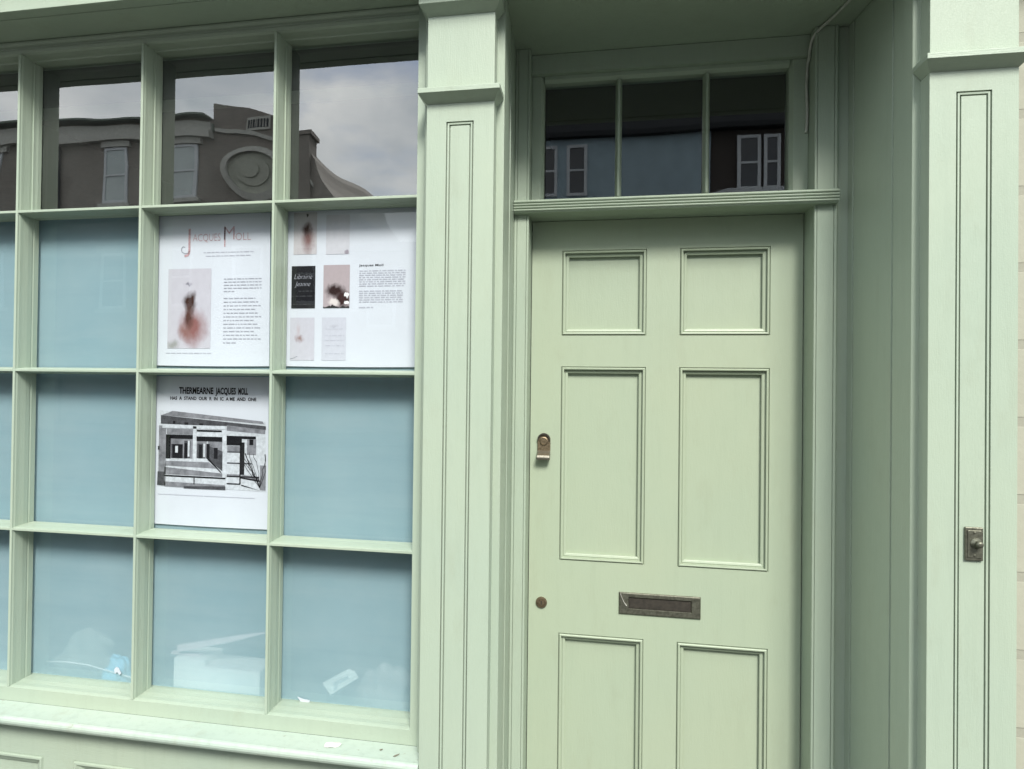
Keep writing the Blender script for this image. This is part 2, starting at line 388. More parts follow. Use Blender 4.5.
# lintel: reeded transom rail, thin shadow gap over the jambs
zb, zt, yl = 2.0255, 2.0655, 2.270
pts = [(2.40, zb), (yl+.004, zb), (yl, zb+.003)]
for k in range(4):
    z = zb+.004 + k*.0085
    pts += [(yl, z), (yl-.0045, z+.0020), (yl-.0055, z+.0040), (yl-.0045, z+.0060), (yl+.0015, z+.0075)]
pts += [(yl+.004, zt), (2.42, zt+.010), (2.42, zb)]
m = MB(); m.loopx(pts, -.2640, .6555); m.build('lintel', M['paint_h'], shop)
m = MB(); m.box(DX0+.001, DX1-.001, 2.343, 2.45, 2.478, ZC-.0006); m.build('transom_wall', M['paint_h'], shop)

# ---- transom window ------------------------------------------------------------
m = MB()
ty, tg = 2.362, 2.400
sx0, sx1 = -.181, .5446
def tp(x, s): return [(x, ty+.003), (x+s*.002, ty), (x+s*.030, ty), (x+s*.040, ty+.012), (x+s*.040, tg+.02), (x, tg+.02)]
m.loopz([(DX0+.0005, tg+.02), (DX0+.0005, ty), (sx0-.010, ty), (sx0, ty+.012), (sx0, tg+.02)], zt+.011, 2.4775)
m.loopz([(DX1-.0005, tg+.02), (DX1-.0005, ty), (sx1+.010, ty), (sx1, ty+.012), (sx1, tg+.02)], zt+.011, 2.4775)
m.loopx([(ty, 2.4775), (ty, 2.466), (ty+.012, 2.457), (tg+.02, 2.457), (tg+.02, 2.4775)], sx0+.0005, sx1-.0005)
m.loopx([(ty+.004, 2.0765), (ty+.006, 2.086), (ty+.015, 2.090), (tg+.02, 2.090), (tg+.02, 2.0765)], sx0+.0005, sx1-.0005)
tw = m.build('transom_window', M['paint_h'], shop, .001)
for x in (.0495, .3110):
    m = MB(); m.loopz([(x-.0035, ty+.003), (x+.0035, ty+.003), (x+.009, ty+.018), (x+.010, tg-.001), (x-.010, tg-.001), (x-.009, ty+.018)], 2.0905, 2.4565)
    m.build('glazing_bar', M['paint'], tw, .0008)
ed = [sx0, .0495, .3110, sx1]
for k in range(3):
    m = MB(); t = (-.0001, .0, .0003)[k]
    m.face([(ed[k]+.003, tg+t, 2.088), (ed[k+1]-.003, tg-t, 2.088), (ed[k+1]-.003, tg-t, 2.459), (ed[k]+.003, tg+t, 2.459)])
    m.build('glass_pane', M['glass_trans'], tw, recalc=False)

# ---- the door -------------------------------------------------------------------
cols = [(-.1215, .1400), (.2395, .5025)]; rows = [(1.659, 1.930), (.9455, 1.5605), (.20, .7145)]
holes = [(a, b, c, d) for a, b in cols for c, d in rows]
g = .0022
m = MB()
xs = sorted([DX0+g, DX1-g] + [v for c in cols for v in c]); zz = sorted([.035, 2.024] + [v for r in rows for v in r])
m.sheet(xs, zz, YD, holes)
for a, b, c, d in ((DX0+g, DX0+g, .035, 2.024), (DX1-g, DX1-g, .035, 2.024)):
    m.face([(a, YD, c), (a, YD+.03, c), (a, YD+.03, d), (a, YD, d)])
door = m.build('door', M['paint_door'], shop)
door['label'] = 'six panel front door in sage green with letter plate and latch'
for a, b, c, d in holes:
    m = MB()
    m.rings(a, b, c, d, [(0, YD), (.0010, YD+.0050), (.0022, YD+.0050), (.0032, YD-.0030), (.0055, YD-.0046), (.0090, YD-.0038), (.0094, YD-.0028), (.0084, YD+.0080), (.0125, YD+.0080), (.0135, YD+.0062), (.0190, YD+.0078), (.0212, YD+.0092), (.0202, YD+.0215), (.0260, YD+.0215)])
    m.build('door_panel', M['paint_door'], door)
m = MB(); m.box(DX0+g+.001, DX1-g-.001, YD+.025, YD+.045, .036, 2.023); m.build('door_core', M['paint_door'], door)
# dark sheet behind the door leaf, showing in the gap round it
m = MB(); m.box(DX0-.0, DX1+.0, YD+.048, YD+.06, .02, 2.0255); m.build('door_backing', M['interior'], door)
# letter plate
x0, x1, z0, z1 = .0650, .3085, .7895, .8570
hx0, hx1, hz0, hz1 = .0935, .2825, .8065, .8440
m = MB()
m.rings(x0, x1, z0, z1, [(0, YD-.0002), (.0, YD-.004), (.0015, YD-.0055), (.003, YD-.006)], False)
m.sheet([x0+.003, hx0, hx1, x1-.003], [z0+.003, hz0, hz1, z1-.003], YD-.006, [(hx0, hx1, hz0, hz1)])
m.rings(hx0, hx1, hz0, hz1, [(0, YD-.006), (.0012, YD-.0045), (.0015, YD-.0005)], False)
lp = m.build('letter_plate', M['bronze'], door)
m = MB(); m.box(hx0+.001, hx1-.001, YD-.0012, YD-.0004, hz0+.001, hz1-.001)
m.box(hx0+.004, hx1-.010, YD-.0026, YD-.0013, hz0+.004, hz1-.006)
m.build('letter_plate', M['dark'], door)['label'] = 'dark hinged flap of the letter plate'
m = MB(); m.tube([(.0690, YD-.008, .8530), (.0740, YD-.0085, .8400), (.0800, YD-.0085, .8270), (.0880, YD-.0085, .8165)], [.0011, .0009, .0011, .0022], 8)
m.build('scuffed_tape', plain('dull_tape', (.36, .35, .31), .5), door)['label'] = 'curl of pale tape on the corner of the letter plate'
# latch pull (round-topped plate with a lip) and small lock below
m = MB()
cx, cz, r = -.1735, 1.3265, .0205
out = [(cx+r*math.cos(math.radians(a)), cz+r*math.sin(math.radians(a))) for a in range(0, 181, 12)] + [(cx-r, 1.2760), (cx+r, 1.2760)]
m.loopy(out, YD-.006, YD-.0002)
lt = m.build('latch_pull', M['brass'], door, .001)
m = MB()
n = 10; rim = []
for rr, ya in ((r, YD-.014), (r-.004, YD-.014), (r-.004, YD-.0062), (r, YD-.0062)):
    rim.append([(cx+rr*math.cos(math.radians(a)), ya, cz+rr*math.sin(math.radians(a))) for a in range(0, 181, 12)])
for i in range(4):
    A, B = rim[i], rim[(i+1) % 4]
    for k in range(len(A)-1): m.face([A[k], A[k+1], B[k+1], B[k]])
m.build('latch_rim', M['dark'], door)
m = MB(); m.loopx([(YD-.0062, 1.292), (YD-.020, 1.283), (YD-.034, 1.278), (YD-.036, 1.271), (YD-.034, 1.2635), (YD-.020, 1.2625), (YD-.0062, 1.268)], cx-.0205, cx+.0205)
m.build('latch_lip', M['steel'], door, .0015)
m = MB(); m.lathe_y(cx, 1.3215, [(.0135, YD-.0062), (.0132, YD-.0090), (.0105, YD-.0100), (.0100, YD-.0088)], 24); m.build('lock_cylinder', M['brass'], door)
m = MB(); m.lathe_y(-.1762, .8070, [(.0178, YD-.0002), (.0178, YD-.004), (.0165, YD-.006), (.0125, YD-.0065), (.0118, YD-.0045), (.0095, YD-.0045), (.0090, YD-.007), (.004, YD-.0072)], 28)
m.build('door_lock', M['brass'], door, smooth=False)
m = MB(); m.box(-.1774, -.1750, YD-.0078, YD-.0072, .8010, .8130); m.build('keyhole', M['dark'], door)
m = MB(); m.box(DX0+.01, DX1-.01, 2.32, 2.45, 0, .033); m.build('threshold', M['kerb'], shop, .003)

# ---- bell pull on the right pilaster ----------------------------------------------
yb = YP+.0018
m = MB(); m.box(.8150, .8522, yb-.007, yb-.0002, 1.1145, 1.1905)
bell = m.build('bell_pull', M['bronze'], pr, .002)
m = MB(); m.box(.8195, .8477, yb-.0092, yb-.0071, 1.1215, 1.1835); m.build('bell_pull', M['bronze'], pr, .0015)
m = MB(); m.lathe_y(.8365, 1.1550, [(.0125, yb-.0093), (.0120, yb-.012), (.0065, yb-.014), (.0055, yb-.019), (.0072, yb-.022), (.0080, yb-.026), (.0062, yb-.030), (.003, yb-.031)], 24)
m.build('bell_knob', M['bronze'], pr, smooth=True)
for z in (1.1270, 1.1785):
    m = MB(); m.lathe_y(.8335, z, [(.0030, yb-.0092), (.0026, yb-.0106), (.001, yb-.011)], 12); m.build('fixing_screw', M['bronze'], pr)

# ---- rest of the shop building ------------------------------------------------------
m = MB()
m.box(-2.6, -2.235, 1.96, 2.2, 0, ZC); m.box(-2.6, .944, 2.12, 2.32, ZC+.111, 6.4)
m.build('wall', M['brown_brick'], shop)
m = MB()
m.box(-2.6, 1.0, 5.2, 5.3, 0, 2.9); m.box(-2.6, -2.5, 2.16, 5.2, 0, 2.9); m.box(1.0, 1.1, 2.46, 5.3, 0, 2.9)
m.box(-2.6, 1.1, 2.16, 5.3, -.02, .0); m.box(-2.6, 1.1, 2.461, 5.3, 2.66, 2.72); m.box(-.27, -.24, 2.461, 5.2, 0, 2.65)
m.box(-2.6, -.27, 2.10, 2.46, 2.53, 2.538)
m.build('interior_wall', M['interior'], shop)

# ------------------------------------------------------------------ neighbour's wall and cable
m = MB(); m.box(.9455, 3.2, 1.952, 2.25, 0, 6.4)
tag(m.build('brick_wall', M['cream_brick'], None), 'cream painted brick wall at the right edge beside the right pilaster', 'wall')
pts = [(.662, 2.02, 2.5335), (.641, 2.141, 2.5335), (.6265, 2.226, 2.5335), (.610, 2.283, 2.531), (.5935, 2.306, 2.515), (.5912, 2.332, 2.488), (.5910, 2.337, 2.470), (.5905, 2.352, 2.4547), (.5895, 2.356, 2.42), (.5885, 2.356, 2.385), (.5912, 2.356, 2.33), (.5912, 2.356, 2.30), (.5895, 2.356, 2.268), (.588, 2.357, 2.252)]
# cable hugs the face of the wall board and the frame
pts2 = []
for i in range(len(pts)-1):
    p0 = Vector(pts[max(0, i-1)]); p1 = Vector(pts[i]); p2 = Vector(pts[i+1]); p3 = Vector(pts[min(len(pts)-1, i+2)])
    for k in range(4):
        t = k/4
        pts2.append(.5*((2*p1)+(p2-p0)*t+(2*p0-5*p1+4*p2-p3)*t*t+(3*p1-p0-3*p2+p3)*t**3))
m = MB(); m.tube([tuple(p) for p in pts2], .0042, 10)
tag(m.build('cable', M['cable'], None, smooth=True), 'thin grey green cable hanging from the porch ceiling beside the transom window', 'cable')

# ------------------------------------------------------------------ posters
YPO = YG + .005
def quad(m, x0, x1, zt_, zb_, y, uv=True):
    f = m.face([(x0, y, zb_), (x1, y, zb_), (x1, y, zt_), (x0, y, zt_)])
    return f
class Poster:
    def __init__(s, name, x0, x1, zt_, zb_, skew, label):
        s.x0, s.x1, s.zt, s.zb = x0, x1, zt_, zb_
        m = MB(); n = 10; grid = []
        for j in range(n+1):
            row = []
            for i in range(n+1):
                u, v = i/n, j/n
                row.append(m.b.verts.new((x0+(x1-x0)*u+skew*(v-.5), YPO+.0012*math.sin(u*5+v*2)*v*.0+.0006, zt_+(zb_-zt_)*v-.0015*math.sin(u*math.pi)*v)))
            grid.append(row)
        for j in range(n):
            for i in range(n): m.b.faces.new((grid[j][i], grid[j+1][i], grid[j+1][i+1], grid[j][i+1]))
        s.o = m.build(name, M['white']); tag(s.o, label, 'poster', 'posters in the shop window')
    def P(s, u, v): return s.x0+(s.x1-s.x0)*u, s.zt+(s.zb-s.zt)*v
    def rect(s, name, u0, v0, u1, v1, mat, lay=1, label=None):
        x0, z0_ = s.P(u0, v0); x1, z1_ = s.P(u1, v1)
        me = bpy.data.meshes.new(name); y = YPO - .0004*lay
        me.from_pydata([(x0, y, z1_), (x1, y, z1_), (x1, y, z0_), (x0, y, z0_)], [], [(0, 1, 2, 3)])
        uvl = me.uv_layers.new(); 
        for k, c in enumerate(((0, 1), (1, 1), (1, 0), (0, 0))): uvl.data[k].uv = c      # v runs down
        me.materials.append(mat); o = bpy.data.objects.new(name, me); C.objects.link(o); o.parent = s.o
        if label: o['label'] = label
        return o
    def polys(s, name, lst, mat, lay):
        m = MB(); y = YPO - .0004*lay
        for poly in lst: m.face([(s.P(u, v)[0], y, s.P(u, v)[1]) for u, v in poly])
        o = m.build(name, mat, s.o, merge=False); return o
    def lines(s, name, rows, mat, lay=1, h=.006, seed=1, ww=(.012, .05)):
        """greeked text: rows = (u0,u1,v)"""
        rnd = random.Random(seed); m = MB(); y = YPO-.0004*lay
        for u0, u1, v in rows:
            u = u0
            while u < u1-.008:
                w = min(rnd.uniform(*ww), u1-u)
                a = s.P(u, v); b = s.P(u+w, v+h)
                m.face([(a[0], y, b[1]), (b[0], y, b[1]), (b[0], y, a[1]), (a[0], y, a[1])])
                u += w+.008
        return m.build(name, mat, s.o, merge=False)
def text(poster, name, items, mat, lay=1, shear=0, bold=0):
    """items: (string, u0, v_base, height_frac, u1): the line is fitted between u0 and u1"""
    m = bmesh.new()
    for st, u, v, hf, u1 in items:
        cu = bpy.data.curves.new('t', 'FONT'); cu.body = st; cu.size = 1; cu.shear = shear; cu.offset = bold; cu.resolution_u = 3
        ob = bpy.data.objects.new('t', cu); C.objects.link(ob)
        bpy.context.view_layer.update()
        me = bpy.data.meshes.new_from_object(ob.evaluated_get(bpy.context.evaluated_depsgraph_get()))
        xx = [q_.co.x for q_ in me.vertices]; x_lo, x_hi = min(xx), max(xx)
        x, z = poster.P(u, v); h = hf*(poster.zt-poster.zb)/.73; k = (u1-u)*(poster.x1-poster.x0)/(x_hi-x_lo)
        me.transform(Matrix(((k, 0, 0, x-x_lo*k), (0, 0, 1, YPO-.0004*lay), (0, h, 0, z), (0, 0, 0, 1))))
        m.from_mesh(me); bpy.data.objects.remove(ob); bpy.data.meshes.remove(me)
    me = bpy.data.meshes.new(name); m.to_mesh(me); m.free(); me.materials.append(mat)
    o = bpy.data.objects.new(name, me); C.objects.link(o); o.parent = poster.o; return o
INK = plain('black_ink', (.006, .006, .008), .9, spec=0.); GREY = plain('grey_print', (.22, .22, .25), .6); LGREY = plain('faint_print', (.36, .36, .41), .6)
RED = plain('faded_red_ink', (.40, .26, .27), .9, spec=0., scale=200, var=.45); MID = plain('mid_grey_ink', (.050, .050, .056), .9, scale=70, spec=0., var=.5); TONE = plain('grey_tone_ink', (.17, .17, .185), .9, scale=55, spec=0., var=.35); PALE = plain('pale_print', (.55, .56, .6), .6)
WHT = plain('print_white', (.44, .455, .48), .9, scale=90, spec=0., var=.22)

A = Poster('poster', -1.3485, -.9665, 2.0050, 1.5462, .003, 'white poster with red ornate title and one blurred portrait, in the second row of panes')
text(A, 'title', [('J', .262, .232, .155, .315), ('ACQUES', .335, .175, .052, .575), ('M', .605, .170, .095, .695), ('l', .607, .218, .145, .618), ('OLL', .705, .175, .052, .835)], RED, 1, 0, -.012)
def squig(name, poster, pts_uv, r, mat, lay=1):
    m = MB(); pp = [Vector((poster.P(u, v)[0], YPO-.0004*lay, poster.P(u, v)[1])) for u, v in pts_uv]
    for a, b in zip(pp, pp[1:]):
        d = (b-a); nn = Vector((-d.z, 0, d.x)).normalized()*r
        m.face([a-nn, b-nn, b+nn, a+nn])
    return m.build(name, mat, poster.o, merge=False)
squig('flourish', A, [(.31, .235), (.295, .252), (.265, .255), (.24, .243), (.235, .222), (.25, .208), (.27, .214)], .0010, GREY)
A.lines('subtitle', [(.43, .86, .248), (.45, .84, .272)], LGREY, 1, .005, 3)
port = blob_mat('blurred_portrait_print', (.45, .43, .47), [(.60, .74, .40, .28, (.20, .085, .08), .75), (.42, .80, .22, .14, (.20, .10, .09), .8), (.50, .42, .20, .16, (.035, .014, .010), .6), (.50, .60, .14, .20, (.07, .028, .022), .7), (.46, .18, .10, .03, (.18, .17, .2), .7), (.12, .95, .2, .08, (.25, .25, .24), .8)])
A.rect('portrait_photograph', .125, .356, .500, .886, port, 1, 'blurred dark figure in red on a pale ground')
A.lines('caption', [(.115, .51, .915)], LGREY, 1, .005, 5)
A.lines('paragraph', [(.61, .93, .425+.0205*i) for i in range(4)] + [(.61, .70, .507)] + [(.61, .88+.05*((i*7) % 3)/2, .553+.0242*i) for i in range(12)] + [(.61, .72, .845)], plain('soft_grey_print', (.30, .30, .34), .9, spec=0.), 1, .0058, 8)

B = Poster('poster', -.9235, -.5175, 2.0050, 1.5470, .002, 'white poster with a grid of six small pictures, one of them black, beside the pilaster')
im = [((85, 60, 185, 238), blob_mat('hand_print', (.44, .41, .42), [(.62, .62, .34, .45, (.16, .08, .075), .85), (.55, .40, .28, .18, (.04, .018, .015), .8), (.58, .06, .06, .05, (.05, .04, .04), .5)])),
      ((225, 75, 325, 240), blob_mat('pale_drawing_print', (.49, .48, .51), [(.9, .95, .12, .06, (.25, .22, .25), .6)])),
      ((216, 285, 328, 466), blob_mat('dark_portrait_print', (.36, .30, .31), [(.45, .60, .46, .19, (.02, .007, .007), .6), (.75, .78, .36, .24, (.03, .012, .012), .5), (.40, .86, .26, .09, (.56, .50, .48), .5), (.5, .99, .8, .05, (.02, .02, .02), .3), (.9, .70, .1, .07, (.7, .68, .68), .3), (.9, .88, .12, .05, (.7, .68, .68), .3)])),
      ((75, 505, 180, 685), blob_mat('smudge_print', (.46, .445, .49), [(.38, .50, .22, .12, (.22, .14, .13), .9), (.34, .30, .1, .2, (.40, .35, .37), .9)])),
      ((212, 505, 315, 685), blob_mat('faint_notes_print', (.47, .47, .52), [(.5, .2, .2, .06, (.36, .36, .4), .8)]))]
def fu(x): return (x-42)/562
def fv(y): return (y-55)/655
for (a, b, c, d), mt in im: B.rect('picture', fu(a), fv(b), fu(c), fv(d), mt, 1)
B.rect('picture', fu(78), fv(287), fu(181), fv(466), INK, 1, 'black picture with white handwriting')
text(B, 'handwriting', [('Librairie', fu(90), fv(342), .034, fu(168)), ('Jeanne', fu(92), fv(372), .032, fu(160))], LGREY, 2, .35, -.018)
B.lines('small_lines', [(fu(110), fu(170), fv(392)), (fu(82), fu(178), fv(413)), (fu(85), fu(176), fv(448))], MID, 2, .004, 4)
B.lines('small_lines', [(fu(228), fu(308), fv(y)) for y in (552, 580, 600, 622, 655)], LGREY, 2, .004, 6)
text(B, 'heading', [('Jacques Moll', fu(366), fv(293), .014, fu(468))], MID, 1, 0, .012)
B.lines('paragraph', [(fu(368), fu(560), fv(y)) for y in range(310, 375, 9)] + [(fu(368), fu(550), fv(y)) for y in range(394, 446, 9)] + [(fu(368), fu(428), fv(462))], LGREY, 1, .006, 9)
squig('pen_stroke', B, [(fu(75), fv(680)), (fu(90), fv(676)), (fu(108), fv(668))], .0009, GREY, 2)

D_ = Poster('poster', -1.3475, -.9640, 1.5135, 1.0610, .002, 'white poster with bold black title over a black and white shopfront photograph')
text(D_, 'title', [("THERMEARNE", .232, .116, .044, .530), ("JACQUES", .548, .116, .044, .722), ("MOLL", .742, .116, .044, .825)], INK, 1, 0, .034)
text(D_, 'subtitle', [('HAS  A  STAND  OUR  R  IN  IC  A ME  AND  ONE', .155, .158, .0225, .895)], INK, 1, 0, .03)
def q(x, y):   # picture coordinates measured on the print (1000 x 620)
    X = 150+x/8.1; Y = 405+y/8.1
    return ((X-154.1)/115.0, (Y-376.9)/150.5)
def R4(a, b, c, d): return [q(a, b), q(c, b), q(c, d), q(a, d)]
D_.polys('photograph', [[q(95, 55), q(940, 130), q(950, 690), q(80, 672)]], WHT, 1)['label'] = 'black and white photograph of a shopfront'
D_.polys('photograph_tone', [[q(200, 58), q(920, 128), q(930, 150), q(110, 95)], R4(90, 180, 150, 672), R4(155, 205, 370, 250), [q(140, 520), q(630, 560), q(630, 585), q(140, 580)], R4(190, 285, 370, 445), R4(400, 300, 480, 440), R4(800, 275, 872, 400), [q(150, 470), q(500, 470), q(560, 520), q(145, 510)], [q(640, 165), q(940, 195), q(940, 230), q(640, 210)], [q(140, 640), q(630, 650), q(630, 690), q(140, 680)], R4(645, 330, 745, 375), R4(645, 560, 745, 580), [q(760, 560), q(895, 575), q(895, 600), q(760, 590)], R4(905, 480, 950, 680), R4(490, 300, 605, 450)], TONE, 2)
D_.polys('photograph_tone', [[q(105, 95), q(945, 165), q(945, 195), q(640, 165), q(105, 120)], [q(105, 120), q(640, 165), q(640, 175), q(105, 165)], R4(195, 330, 290, 445), R4(300, 300, 350, 440), R4(405, 320, 470, 440), [q(480, 330), q(610, 380), q(610, 540), q(480, 440)], R4(645, 375, 745, 385), R4(645, 465, 840, 475), [q(85, 560), q(140, 560), q(140, 675), q(82, 672)], [q(300, 672), q(635, 660), q(635, 690), q(300, 690)]], MID, 3)
D_.polys('photograph_tone', [R4(150, 258, 190, 450), R4(150, 252, 370, 285), R4(400, 262, 605, 300), R4(400, 208, 600, 222), R4(640, 250, 870, 272), R4(640, 272, 760, 325), R4(745, 300, 782, 560), [q(140, 585), q(635, 590), q(635, 602), q(140, 597)], R4(380, 600, 388, 655), R4(480, 320, 505, 440), R4(645, 572, 900, 582), R4(645, 632, 750, 642), [q(750, 580), q(900, 600), q(900, 612), q(750, 590)], R4(745, 560, 755, 640), [q(500, 440), q(600, 545), q(605, 560), q(490, 450)], R4(205, 330, 285, 445), R4(300, 320, 325, 445), R4(420, 330, 445, 440), R4(205, 140, 225, 165), R4(300, 150, 330, 170), R4(420, 155, 450, 180), R4(540, 350, 570, 440), [q(85, 350), q(98, 350), q(98, 380), q(85, 380)], R4(820, 275, 850, 320), [q(760, 640), q(900, 680), q(945, 690), q(760, 650)]], INK, 4)
D_.polys('photograph_tone', [R4(228, 345, 250, 400), R4(330, 300, 345, 430), R4(455, 320, 470, 430), R4(370, 180, 398, 470), R4(610, 215, 640, 590), R4(120, 172, 640, 200)], WHT, 5)
rb = random.Random(3)
for k in range(9):
    x, y = 905, 660; ptsq = []
    dx, dy = rb.uniform(-22, 6), -45
    for i in range(8):
        ptsq.append(q(x, y)); x += dx+rb.uniform(-18, 18); y += dy*rb.uniform(.6, 1.1)
        if x > 950: x = 945
    squig('photograph_branch', D_, ptsq, .0007 if k else .0014, INK, 6)
D_.lines('caption', [(.06, .90, .797)], LGREY, 1, .004, 12, (.3, .5))

# ------------------------------------------------------------------ things standing in the bottom row of panes
m = MB(); m.box(-1.277, -.992, 2.09, 2.20, .5490, .6270); m.box(-1.277, -1.173, 2.091, 2.20, .6272, .647)
tag(m.build('cardboard_box', plain('pale_card', (.85, .84, .80), .7, 0, .1, 20, .3, .05), None, .001), 'white cardboard box low behind the second bottom pane from the pilaster', 'box')
m = MB(); m.prism([(-1.2700, 2.095, .6625), (-1.2690, 2.095, .6830), (-1.06, 2.10, .7300), (-.9800, 2.10, .7440), (-.98, 2.10, .7415), (-1.10, 2.10, .7030)], [(-1.2700, 2.108, .6625), (-1.2690, 2.108, .6830), (-1.06, 2.108, .7300), (-.9800, 2.108, .7440), (-.98, 2.108, .7415), (-1.10, 2.108, .7030)])
m.box(-1.30, -1.2, 2.112, 2.128, .6482, .655)
tag(m.build('flat_board', plain('pinkish_card', (.60, .48, .50), .7, 0, 0, 20), None), 'thin pinkish board leaning above the white cardboard box', 'board')
m = MB()
cc = [(-.7887, .6191), (-.7087, .6674), (-.6900, .6620), (-.6776, .6439), (-.7633, .5862)]
m.loopy(cc, 2.078, 2.080)
env = m.build('envelope', plain('pale_envelope', (.72, .72, .68), .6, 0, 0, 12, .4, .04)); tag(env, 'tilted pale envelope with a window standing in the bottom pane by the pilaster', 'envelope')
m = MB(); m.loopy([(-.755, .6235), (-.712, .6470), (-.706, .6400), (-.742, .6190), (-.742, .604), (-.752, .600)], 2.0774, 2.0778); m.build('address_window', plain('address_film', (.40, .42, .42), .3), env)
m = MB(); m.loopy([(-.8604, .5765), (-.842, .5715), (-.8223, .5700), (-.8235, .5585), (-.845, .5560)], 2.0655, 2.0675)
tag(m.build('paper_scrap', M['white']), 'small white paper scrap at the foot of the pane by the pilaster', 'paper')
def heap(name, cx_, cz_, w, h, y, dpt, mat, label, cat, seed):
    rnd = random.Random(seed); m = MB(); nu, nv = 40, 18; rows = []
    ph = [rnd.uniform(0, 6) for _ in range(6)]
    for j in range(nv+1):
        t = j/nv; row = []
        for i in range(nu):
            a = 2*math.pi*i/nu; rr = math.cos(t*math.pi/2)**.7
            f = 1+.13*math.sin(3*a+ph[0]+t*3)+.08*math.sin(7*a+ph[1]+t*5)
            row.append(m.b.verts.new((cx_+w/2*rr*f*math.cos(a)+.12*w*t, y+dpt/2*rr*f*math.sin(a), cz_+h*math.sin(t*math.pi/2)*(1+.05*math.sin(5*a+ph[2])))))
        rows.append(row)
    for rw in rows:
        for v_ in rw:
            q_ = Vector((v_.co.x*22+seed, v_.co.y*9, v_.co.z*22)); nz = mnoise.noise_vector(q_)
            v_.co.x += nz.x*.022; v_.co.z = max(cz_, v_.co.z+nz.z*.030*(v_.co.z > cz_+.001)); v_.co.y += nz.y*.006
    for a, b in zip(rows, rows[1:]):
        for k in range(nu): m.b.faces.new((a[k], a[(k+1) % nu], b[(k+1) % nu], b[k]))
    m.b.faces.new(rows[0][::-1]); m.b.faces.new(rows[-1])
    return tag(m.build(name, mat, smooth=True), label, cat)
heap('plastic_bag', -.612, .5490, .17, .125, 2.125, .07, plain('milky_plastic', (.27, .27, .26), .45, 0, .2, 15, .5, .08), 'crumpled milky plastic bag in the bottom right corner of the shop window', 'bag', 2)
heap('plastic_bag', -1.488, .5490, .090, .085, 2.115, .06, plain('blue_plastic', (.20, .55, .80), .4, 0, .2, 15, .5, .08), 'small light blue bag behind the third bottom pane from the pilaster', 'bag', 5)
heap('cloth', -1.640, .5490, .20, .12, 2.17, .10, plain('pale_cloth', (.22, .24, .21), .7, 0, .2, 15, .3, .08), 'bundled pale cloth left of the blue bag in the window', 'cloth', 9)
m = MB(); m.tube([(-1.7211, 2.085, .5985), (-1.65, 2.085, .6035), (-1.5758, 2.085, .6010), (-1.51, 2.085, .5905), (-1.4405, 2.085, .5784), (-1.37, 2.085, .566)], .0024, 8)
tag(m.build('cord', plain('white_plastic', (.8, .8, .8), .5), smooth=True), 'thin white cord curving in front of the blue bag', 'cord')
m = MB(); m.loopy([(-1.466, .602), (-1.459, .611), (-1.450, .609), (-1.441, .593), (-1.446, .588), (-1.455, .596), (-1.462, .590)], 2.0655, 2.0675)
tag(m.build('paper_scrap', M['white']), 'tiny folded white tag on the cord beside the blue bag', 'paper')
# debris on the sill
def sill_z(y): return .5075+(y-1.908)*(.009/.0665)
m = MB(); n = 16; ring = []; top = m.b.verts.new((-.704, 1.938, sill_z(1.938)+.0085))
for k in range(n):
    a = 2*math.pi*k/n; rr = .017*(1+.25*math.sin(2*a+.6)+.1*math.sin(5*a)); x = -.704+rr*math.cos(a)*1.15; y = 1.938+rr*.85*math.sin(a)
    ring.append(m.b.verts.new((x, y, sill_z(y)+.0006+.0015*(1+math.sin(3*a)))))
for k in range(n): m.b.faces.new((ring[k], ring[(k+1) % n], top))
m.b.faces.new(ring[::-1])
tag(m.build('bird_dropping', plain('chalky_white', (.50, .51, .46), .9, 0, .4, 120, .2, .25)), 'chalky white dropping on the window sill below the pane by the pilaster', 'dropping')
for (x, y, l, w, a, lb) in ((-.5668, 1.941, .010, .004, .3, 'tiny dark dead leaf fragment on the sill nearer the white dropping'), (-.520, 1.925, .020, .0045, .7, 'curled dark dead leaf on the sill nearest the pilaster')):
    m = MB(); ca, sa = math.cos(a), math.sin(a); P = []
    for (u, v, h) in ((-1, 0, .002), (-.3, -1, .0005), (.5, -.8, .003), (1, 0, .0045), (.4, .9, .001), (-.4, .8, .003)):
        px, py = u*l/2, v*w/2; X = x+px*ca-py*sa; Yy = y+px*sa+py*ca; P.append((X, Yy, sill_z(Yy)+.0004+h*.6))
    Q = [(p[0], p[1], p[2]+.0008) for p in P]; m.prism(P, Q)
    tag(m.build('dead_leaf', plain('dead_leaf_brown', (.12, .11, .08), .8), None), lb, 'leaf', 'dead leaves on the sill')

